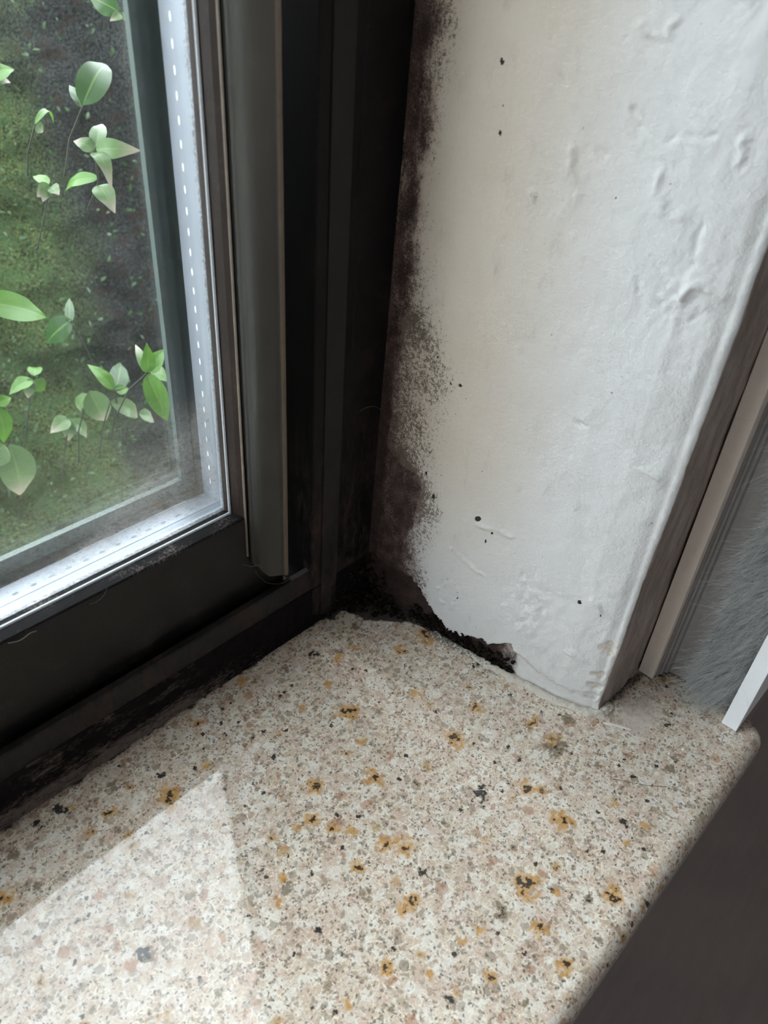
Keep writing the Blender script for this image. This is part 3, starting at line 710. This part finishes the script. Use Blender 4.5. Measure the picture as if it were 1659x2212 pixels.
# ------------------------------------------------------------------ mould crust in the corner
def build_mould():
    rs = random.Random(3); mb = MB()
    for i in range(900):
        t = rs.random()
        if i > 520:
            y = .1085 + rs.random() * .062; x = float(np.interp(-y, [-.170, -.1499, -.1384, -.1182, -.1046], [.2392, .2408, .2424, .2450, .2468])) + .0012 - rs.random() ** 2 * .0026; zz = rs.random() ** 1.6 * .009
        elif i % 2:
            x = .205 + rs.random() ** .7 * .034; y = .2015 - rs.random() ** 1.6 * (.002 + .034 * max(0, (x - .214) / .024)); zz = 0
        else:
            a = rs.random(); x = .2365 - abs(rs.gauss(0, .0015)) - .004 * a; y = .2015 - rs.random() ** 1.4 * .026; zz = rs.random() ** 2.6 * .020 * (1 if y > .185 else .5)
            if rs.random() < .45: x = .2100 + rs.random() * .027; y = .2012; 
        r = .0004 + rs.random() ** 2 * .0013
        # small irregular pebble
        v = []; ph = rs.random() * 6
        for a in range(5):
            for b in range(7):
                th = math.pi * (a + .5) / 5; p = 2 * math.pi * b / 7
                q = r * (.65 + .6 * rs.random())
                v.append((x + q * math.sin(th) * math.cos(p), y + q * math.sin(th) * math.sin(p), max(zz + q * .8 * math.cos(th) + r * .2, .0001)))
        f = [(a * 7 + b, a * 7 + (b + 1) % 7, (a + 1) * 7 + (b + 1) % 7, (a + 1) * 7 + b) for a in range(4) for b in range(7)]
        f += [tuple(range(7)), tuple(range(28, 35))]
        mb.add(v, f)
    o = mb.build('mould_crust', MOULD, smooth=True)
    tag(o, 'crumbly black mould heaped in the corner between frame, wall and granite', 'mould', kind='stuff')
build_mould()

# ------------------------------------------------------------------ sealant bead at the wall foot
CAULK = N('old_sealant')
cc = CAULK.mix(CAULK.noise(420, 5, .7), (.60, .53, .43), (.74, .71, .65))
xx = CAULK.sep(CAULK.P).outputs[1]
dk = CAULK.mr(CAULK.math('ADD', CAULK.math('MULTIPLY', CAULK.mr(xx, .10, .155), .22), CAULK.noise(900, 4, .75)), .60, .70)
cc = CAULK.mix(CAULK.math('MULTIPLY', dk, .8), cc, (.05, .045, .04))
CAULK = CAULK.bsdf(cc, .8, .3, 0, CAULK.bump(CAULK.noise(700, 4, .7), .0012, .8))
def build_caulk():
    key = [(.2390, .1560), (.2391, .1499), (.2403, .1384), (.2434, .1182), (.2450, .1046), (.2494, .0826), (.2527, .0716), (.2553, .0670), (.2590, .0632), (.2640, .0628), (.2690, .0634)]
    d = np.cumsum([0] + [math.dist(a, b) for a, b in zip(key[:-1], key[1:])])
    t = np.linspace(0, d[-1], 230); cx = np.interp(t, d, [k[0] for k in key]); cy = np.interp(t, d, [k[1] for k in key])
    mb = MB(); v = []; K = 12
    for i in range(len(t)):
        tx = cx[min(i + 1, 229)] - cx[max(i - 1, 0)]; ty = cy[min(i + 1, 229)] - cy[max(i - 1, 0)]; L = math.hypot(tx, ty); nx, ny = ty / L, -tx / L
        for q in range(K):
            a = math.pi * q / (K - 1)
            w = .0019 + .0016 * (float(fbm(np.array([t[i] * 300]), np.array([q * .35]), 8)[0]) - .5) * 1.6
            h = .0016 + .0016 * (float(fbm(np.array([t[i] * 420]), np.array([q * .5 + 9]), 8)[0]) - .4)
            fade = min(1, i / 8, (229 - i) / 6)
            v.append((cx[i] + nx * math.cos(a) * w * 1.25, cy[i] + ny * math.cos(a) * w * 1.25, -.0001 + math.sin(a) * h * fade))
    f = [(i * K + q, (i + 1) * K + q, (i + 1) * K + q + 1, i * K + q + 1) for i in range(229) for q in range(K - 1)]
    mb.add(v, f)
    tag(mb.build('sealant_bead', CAULK, smooth=True), 'cracked off-white sealant bead along the foot of the plaster wall', 'sealant')
build_caulk()

# ------------------------------------------------------------------ insect screen track
T = empty('insect_screen_track', (.31, .038, 0)); tag(T, 'insect screen side track with grey brush pile, fixed to wall return beside the plaster corner', 'screen track')
def tpart(mb, name, mat, **k):
    o = mb.build(name, mat, T, **k); o.location = (-.31, -.038, 0); return o
HT = 1.27
mb = MB(); mb.extr([(.2970, .0562), (.3085, .0560), (.3085, .0640), (.2970, .0640)], .0006, HT, lean=(-.040, .0))
o = tpart(mb, 'mounting_flange', TAUPE, bevel=.0003); o['label'] = 'taupe flat flange'
mb = MB()
ch = [(.3088, .0562), (.3005, .0560), (.3003, .0552), (.3030, .0550), (.3034, .0542), (.3060, .0541), (.3064, .0528), (.3086, .0522), (.3093, .0500), (.3095, .0380), (.3097, .0195), (.3400, .0195), (.3400, .0562)]
mb.extr(ch, .0006, HT, lean=(-.022, 0))
tpart(mb, 'channel', CHANNEL)
mb = MB(); mb.extr([(.2973, .0116), (.3440, .0116), (.3440, .0191), (.2973, .0191)], .0005, HT, lean=(.008, 0))
o = tpart(mb, 'front_flange', WHITEA, bevel=.00035); o['label'] = 'white front flange'
BR = N('brush_fibre')
bc = BR.mix(BR.noise(260, 3), (.30, .32, .315), (.60, .61, .59))
BR = BR.bsdf(bc, .55, .5)
def build_brush():
    rs = np.random.RandomState(5)
    V = []; F = []
    n = 13000
    for i in range(n):
        z = rs.rand() * .34 + .002; y = .0200 + rs.rand() * .0185
        L = .0125 + rs.randn() * .0018 + .002 * math.sin(z * 90)
        stray = rs.rand() < .012
        if stray: L *= 1.5
        x = .3092 - .022 * z
        th = rs.randn() * .22 + .12 * math.sin(z * 160 + y * 300); up = .15 + rs.randn() * .22
        d = Vector((-1, .20 + th, up)).normalized(); cv = Vector((rs.randn() * .3, .25 + rs.randn() * .35 + (rs.randn() if stray else 0), -.45 + rs.randn() * .4 + (rs.randn() if stray else 0)))
        w = .000075
        p = Vector((x, y, z)); side = d.cross(Vector((.5, .5, -.7))).normalized() * w
        b0 = len(V); S = 5
        for s in range(S + 1):
            t = s / S
            q = p + d * (L * t) + cv * (L * .55 * t * t)
            if q.z < .0006: q.z = .0006 + .0003 * rs.rand()
            if q.y < .0193 and q.x > .2965: q.y = .0193
            k = (1 - .55 * t)
            V.append(q + side * k); V.append(q - side * k)
        for s in range(S):
            a = b0 + 2 * s; F.append((a, a + 1, a + 3, a + 2))
    o = mesh_obj('brush_pile', V, F, BR, T); o.location = (-.31, -.038, 0); o['kind'] = 'stuff'
build_brush()

# ------------------------------------------------------------------ small debris
HAIR = plain('dark_hair', (.06, .045, .035), .4); LINT = plain('pale_lint', (.20, .18, .16), .8); FLAKE = plain('paint_flake', (.78, .76, .72), .7); CRUMB = plain('white_crumb', (.85, .85, .82), .6)
def strand(name, pts, r, mat, label, cat, group=None):
    P = [Vector(p) for p in pts]; out = []
    for i in range(len(P) - 1):
        p0, p1, p2, p3 = P[max(i - 1, 0)], P[i], P[i + 1], P[min(i + 2, len(P) - 1)]
        for k in range(6):
            t = k / 6
            out.append(.5 * ((2 * p1) + (-p0 + p2) * t + (2 * p0 - 5 * p1 + 4 * p2 - p3) * t * t + (-p0 + 3 * p1 - 3 * p2 + p3) * t ** 3))
    out.append(P[-1])
    mb = MB(); mb.tube(out, r, 5)
    tag(mb.build(name, mat, smooth=True), label, cat, group)
strand('hair', [(.2310, .0400, .0002), (.2345, .0350, .0003), (.2375, .0303, .0002), (.2415, .0250, .0004), (.2454, .0209, .0002)], .00008, HAIR, 'fine dark hair lying on the granite near its right front edge', 'hair')
strand('lint_fibre', [at(776, 890, .2005), at(790, 881, .1985), at(808, 878, .1980), at(822, 884, .1990)], .00006, LINT, 'pale curled lint strand hanging across the dark frame beside the mouldy wall', 'lint')
strand('lint_fibre', [(.160, .2098, .0585), (.1630, .2070, .0570), (.1655, .2055, .0575), (.1668, .2040, .0560)], .00010, LINT, 'pale lint strand caught at the bottom end of the vertical profile', 'lint')
strand('lint_fibre', [(.1665, .2090, .0500), (.1700, .2050, .0440), (.1760, .2010, .0425), (.1810, .2000, .0440)], .00006, LINT, 'thin cobweb thread sagging below the vertical profile', 'lint')
strand('lint_fibre', [(.085, .2120, .0800), (.090, .2110, .0790), (.094, .2108, .0805), (.096, .2112, .0830)], .00007, LINT, 'short pale lint strand on the black ledge under the glass', 'lint')
strand('lint_fibre', [(.0560, .2110, .0810), (.0600, .2105, .0800), (.0640, .2108, .0806), (.0665, .2109, .0800)], .00018, LINT, 'whitish lint tuft on the front lip of the black sash ledge', 'lint')
def flake(name, pts, label, cat, mat=FLAKE, th=.0005, group=None):
    n = len(pts); mb = MB()
    mb.add([(x, y, .00005) for x, y in pts] + [(x + .0001, y, th) for x, y in pts], [tuple(range(n))[::-1], tuple(range(n, 2 * n))] + [(i, (i + 1) % n, n + (i + 1) % n, n + i) for i in range(n)])
    tag(mb.build(name, mat), label, cat, group)
flake('paint_flake', [(.2548, .0592), (.2566, .0575), (.2585, .0540), (.2604, .0500), (.2614, .0478), (.2608, .0476), (.2590, .0512), (.2572, .0548), (.2550, .0580)], 'long curved sliver of pale paint lying on granite below the wall corner', 'paint flake')
for (x, y, r) in ((.2692, .0250, .0008), (.2620, .0285, .0005), (.2160, .0900, .0006)):
    pts = [(x + r * math.cos(a) * rng.uniform(.7, 1.2), y + r * math.sin(a) * rng.uniform(.7, 1.2)) for a in [k * math.pi / 3.5 for k in range(7)]]
    lb = {.0250: 'largest white crumb on the granite near the screen track', .0285: 'small white crumb on granite just left of the largest crumb', .0900: 'tiny white crumb on the granite below the middle of the wall'}[y]
    flake('plaster_crumb', pts, lb, 'crumb', CRUMB, .0007, 'white plaster crumbs on the granite')

# ------------------------------------------------------------------ outside
def build_bank():
    # bank rising behind the window, ground at its foot
    us = np.linspace(-1.9, 2.2, 260); vs = np.linspace(0, 1, 160)
    U, Vv = np.meshgrid(us, vs, indexing='ij')
    Y = .50 + .62 * sstep(0, .38, Vv) + .35 * np.clip(Vv - .38, 0, 1)
    Z = -.62 + .05 * Vv + 1.35 * np.clip(Vv - .30, 0, 1) ** 1.05
    Y = Y + (fbm(U * 6, Vv * 9, 3) - .5) * .16; Z = Z + (fbm(U * 8, Vv * 10, 5) - .5) * .08
    n, k = U.shape
    V = np.stack([U, Y, Z], -1).reshape(-1, 3); idx = np.arange(n * k).reshape(n, k)
    F = np.stack([idx[:-1, :-1], idx[1:, :-1], idx[1:, 1:], idx[:-1, 1:]], -1).reshape(-1, 4)
    o = mesh_obj('ground_bank', V.tolist(), F.tolist(), BANK, smooth=True); tag(o, kind='structure')
build_bank()
mb = MB(); mb.box(-1.9, 2.2, .27, .66, -.72, -.60); tag(mb.build('ground_strip', BANK), kind='structure')

LEAFG = mat_leaf('leaf_bright', (.040, .115, .012), (.08, .18, .022))
LEAFP = mat_leaf('leaf_pale', (.065, .120, .045), (.10, .16, .065), (.26, .22, .18))
LEAFD = mat_leaf('leaf_dark', (.014, .042, .010), (.028, .075, .016))
STEM = plain('green_stem', (.016, .020, .010), .8)
def leaf_mesh(base, tip, width, mat, curl=.12, twist=0.0, fold=.18):
    base, tip = Vector(base), Vector(tip)
    ax = tip - base; L = ax.length; ax.normalize()
    view = (Vector(CAM.tolist()) - (base + tip) / 2).normalized()
    up = (view + Vector((0, -.1, .55))).normalized()
    sd = ax.cross(up).normalized()
    sd = (Matrix.Rotation(twist, 3, ax) @ sd).normalized(); nr = sd.cross(ax).normalized()
    S, K = 16, 8; v = []; uv = []
    for i in range(S + 1):
        t = i / S
        w = width * .5 * (math.sin(math.pi * min(1, t ** .72)) ** .85 * (1 - .25 * t) if 0 < t < 1 else .02)
        c = base + ax * (L * t) + nr * (curl * L * (math.sin(math.pi * t) * .6 - .5 * t * t))
        for j in range(K + 1):
            q = j / K * 2 - 1
            rip = .02 * width * math.sin(t * 17 + q * 2)
            v.append(c + sd * (w * q) + nr * (abs(q) * w * fold + rip * abs(q))); uv.append((t, q, 0))
    f = [(i * (K + 1) + j, i * (K + 1) + j + 1, (i + 1) * (K + 1) + j + 1, (i + 1) * (K + 1) + j) for i in range(S) for j in range(K)]
    return v, f, uv
def shoot(name, origin, leaves, stem, label, cat='plant', group=None):
    """leaves: (base px, tip px, width px, dY, mat); stem: list of px"""
    Y = origin
    mid = at(*stem[0], Y)
    root = empty(name, mid); tag(root, label, cat, group)
    mb = MB(); pts = [at(a, b, Y) - mid for a, b in stem]
    if len(pts) == 1: pts.append(pts[0] + Vector((.01, .03, -.03)))
    P = []
    for i in range(len(pts) - 1):
        for k in range(5): P.append(pts[i].lerp(pts[i + 1], k / 5))
    P.append(pts[-1])
    mb.tube(P, .0006, 6); mb.build('stem', STEM, root, smooth=True)
    for (b, t, w, dy, mt, cu) in leaves:
        B = at(*b, Y); Tt = at(*t, Y + dy); wid = w / FPX * (B - Vector(CAM.tolist())).length
        v, f, uv = leaf_mesh(B, Tt, wid, mt, curl=cu, twist=rng.uniform(-.35, .35))
        me = bpy.data.meshes.new('leaf'); me.from_pydata([tuple(x - mid) for x in v], [], f); me.update()
        me.polygons.foreach_set('use_smooth', [True] * len(me.polygons)); me.materials.append(mt)
        a = me.attributes.new('leafuv', 'FLOAT_VECTOR', 'POINT'); a.data.foreach_set('vector', [c for q in uv for c in q])
        link(bpy.data.objects.new('leaf', me), root)
G_, P_, D_ = LEAFG, LEAFP, LEAFD
shoot('leafy_shoot', .46, [((-45, 650), (108, 684), 62, .02, G_, .1), ((-30, 640), (-120, 560), 60, .0, G_, .1)], [(-40, 650), (-80, 720), (-90, 860)], 'bright green glossy leaf pointing right at the left edge of the pane, mid height')
shoot('leafy_shoot', .58, [((155, 690), (96, 742), 52, .03, D_, .1), ((150, 700), (150, 640), 20, .03, D_, .1)], [(152, 694), (190, 760), (230, 860)], 'dim rounded leaf behind the glass just right of the bright leaf')
shoot('leafy_shoot', .50, [((178, 228), (236, 125), 62, .02, D_, .3), ((176, 232), (150, 180), 26, .02, D_, .1)], [(178, 230), (150, 300), (140, 380)], 'large folded grey-green leaf high on the pane with a yellow lit edge')
shoot('leafy_shoot', .50, [((205, 325), (158, 302), 34, .01, P_, .2), ((207, 318), (222, 262), 34, .02, P_, .15), ((207, 322), (300, 324), 40, -.02, P_, .35), ((200, 330), (244, 398), 34, -.02, P_, .5), ((212, 400), (248, 456), 44, -.02, P_, .2), ((213, 385), (132, 408), 30, .03, G_, .2)], [(205, 322), (212, 395), (190, 450)], 'star shaped pale shoot with a whitish drooping tip in the upper pane')
shoot('leafy_shoot', .54, [((75, 268), (120, 248), 13, .02, G_, .4), ((76, 270), (94, 285), 24, .0, P_, .1)], [(76, 269), (60, 330), (60, 380)], 'thin yellow-green leaf sliver left of the star shaped shoot')
shoot('leafy_shoot', .56, [((108, 400), (80, 425), 30, .0, P_, .1), ((110, 402), (128, 420), 26, -.01, P_, .1), ((106, 398), (70, 378), 24, .02, G_, .1), ((104, 402), (92, 436), 22, .0, P_, .1)], [(108, 400), (95, 470), (80, 540)], 'small cluster with glinting white leaves below the thin leaf sliver')
shoot('leafy_shoot', .44, [((318, 805), (318, 742), 34, .0, G_, .2), ((322, 805), (356, 752), 40, .0, G_, .2), ((318, 806), (364, 916), 50, -.01, G_, .3), ((322, 804), (372, 820), 44, .02, G_, .1), ((316, 806), (292, 740), 22, .02, P_, .2), ((320, 812), (345, 900), 30, .02, P_, .25)], [(320, 804), (278, 842), (250, 900)], 'bright green leaf cluster pressed close to the right side of the pane')
shoot('leafy_shoot', .52, [((245, 842), (190, 784), 32, .02, G_, .2), ((250, 842), (262, 780), 44, .03, D_, .1), ((250, 845), (278, 838), 26, .0, G_, .1)], [(248, 842), (252, 870), (240, 950)], 'pair of narrow green leaves left of the bright cluster')
shoot('leafy_shoot', .52, [((238, 868), (306, 902), 40, .01, P_, .2), ((300, 895), (336, 910), 34, .0, P_, .2)], [(238, 868), (220, 930), (215, 990)], 'pale leaf with a pinkish tip under the bright cluster')
shoot('leafy_shoot', .55, [((192, 845), (230, 914), 58, .0, P_, .2), ((188, 850), (168, 892), 26, .02, P_, .2)], [(190, 848), (170, 930), (170, 1000)], 'pale triangular leaf in the middle of the lower pane')
shoot('leafy_shoot', .60, [((70, 820), (18, 850), 34, .0, G_, .2), ((72, 822), (98, 845), 32, .0, G_, .2), ((66, 818), (60, 862), 26, .0, P_, .2), ((75, 812), (78, 790), 30, .02, G_, .2)], [(70, 820), (60, 900), (50, 990)], 'three small green leaves at the lower left of the pane')
shoot('leafy_shoot', .58, [((150, 905), (108, 934), 38, .0, P_, .2), ((152, 908), (192, 945), 34, .0, P_, .2), ((150, 902), (148, 955), 30, .0, P_, .2)], [(150, 905), (140, 970), (130, 1050)], 'blurred whitish leaf group just below the pale triangular leaf')
shoot('leafy_shoot', .50, [((20, 960), (48, 1076), 78, .0, P_, .2), ((10, 960), (-40, 1010), 60, .0, P_, .2)], [(15, 960), (-10, 1040), (-10, 1100)], 'large pale downward pointing leaf low at the left edge of the pane')
shoot('leafy_shoot', .56, [((-5, 880), (12, 960), 40, .0, G_, .2), ((-8, 872), (25, 858), 26, .0, G_, .2)], [(-6, 876), (-30, 950), (-30, 1000)], 'yellow-green leaf low at the left edge above the large pale leaf')
shoot('leafy_shoot', .56, [((-25, 170), (30, 145), 40, .0, G_, .2), ((-25, 172), (24, 175), 26, .0, P_, .2)], [(-25, 170), (-40, 240), (-40, 300)], 'small bright leaf at the left edge near the top of the pane')
shoot('leafy_shoot', .62, [((262, 30), (238, 44), 18, .0, P_, .2), ((262, 28), (275, 44), 14, .0, P_, .2), ((258, 26), (190, -10), 40, .02, D_, .2)], [(262, 28), (270, 90), (268, 160)], 'tiny glinting leaf at the very top beside the pane edge')

def build_groundcover():
    rs = np.random.RandomState(11); V = []; F = []; UV = []
    for i in range(4500):
        x = rs.uniform(-.2, .95); v = rs.uniform(.3, .95)
        y = .50 + .62 * float(sstep(0, .38, np.array(v))) + .35 * max(v - .38, 0) - .05 - rs.rand() * .06
        z = -.62 + .05 * v + 1.35 * max(v - .30, 0) ** 1.05 + rs.uniform(-.03, .03)
        if x > .50 + .1 * rs.randn() and rs.rand() < .8: continue
        L = rs.uniform(.004, .013); d = Vector((rs.randn(), rs.randn() * .4, rs.randn())).normalized()
        vv, ff, uu = leaf_mesh(Vector((x, y, z)), Vector((x, y, z)) + d * L, L * .5, None, .15, rs.uniform(-.8, .8))
        # thin the grid for these tiny ones
        b0 = len(V)
        keep = [(a, b) for a in (0, 4, 8, 12, 16) for b in (0, 4, 8)]
        for a, b in keep: V.append(vv[a * 9 + b]); UV += [a / 16, b / 4 - 1, 0]
        for a in range(4):
            for b in range(2): F.append((b0 + a * 3 + b, b0 + a * 3 + b + 1, b0 + a * 3 + b + 4, b0 + a * 3 + b + 3))
    o = mesh_obj('ground_cover', V, F, LEAFD, smooth=True)
    a = o.data.attributes.new('leafuv', 'FLOAT_VECTOR', 'POINT'); a.data.foreach_set('vector', UV)
    tag(o, 'mass of tiny dark leaves carpeting the bank outside the window', 'ground cover', kind='stuff')
build_groundcover()
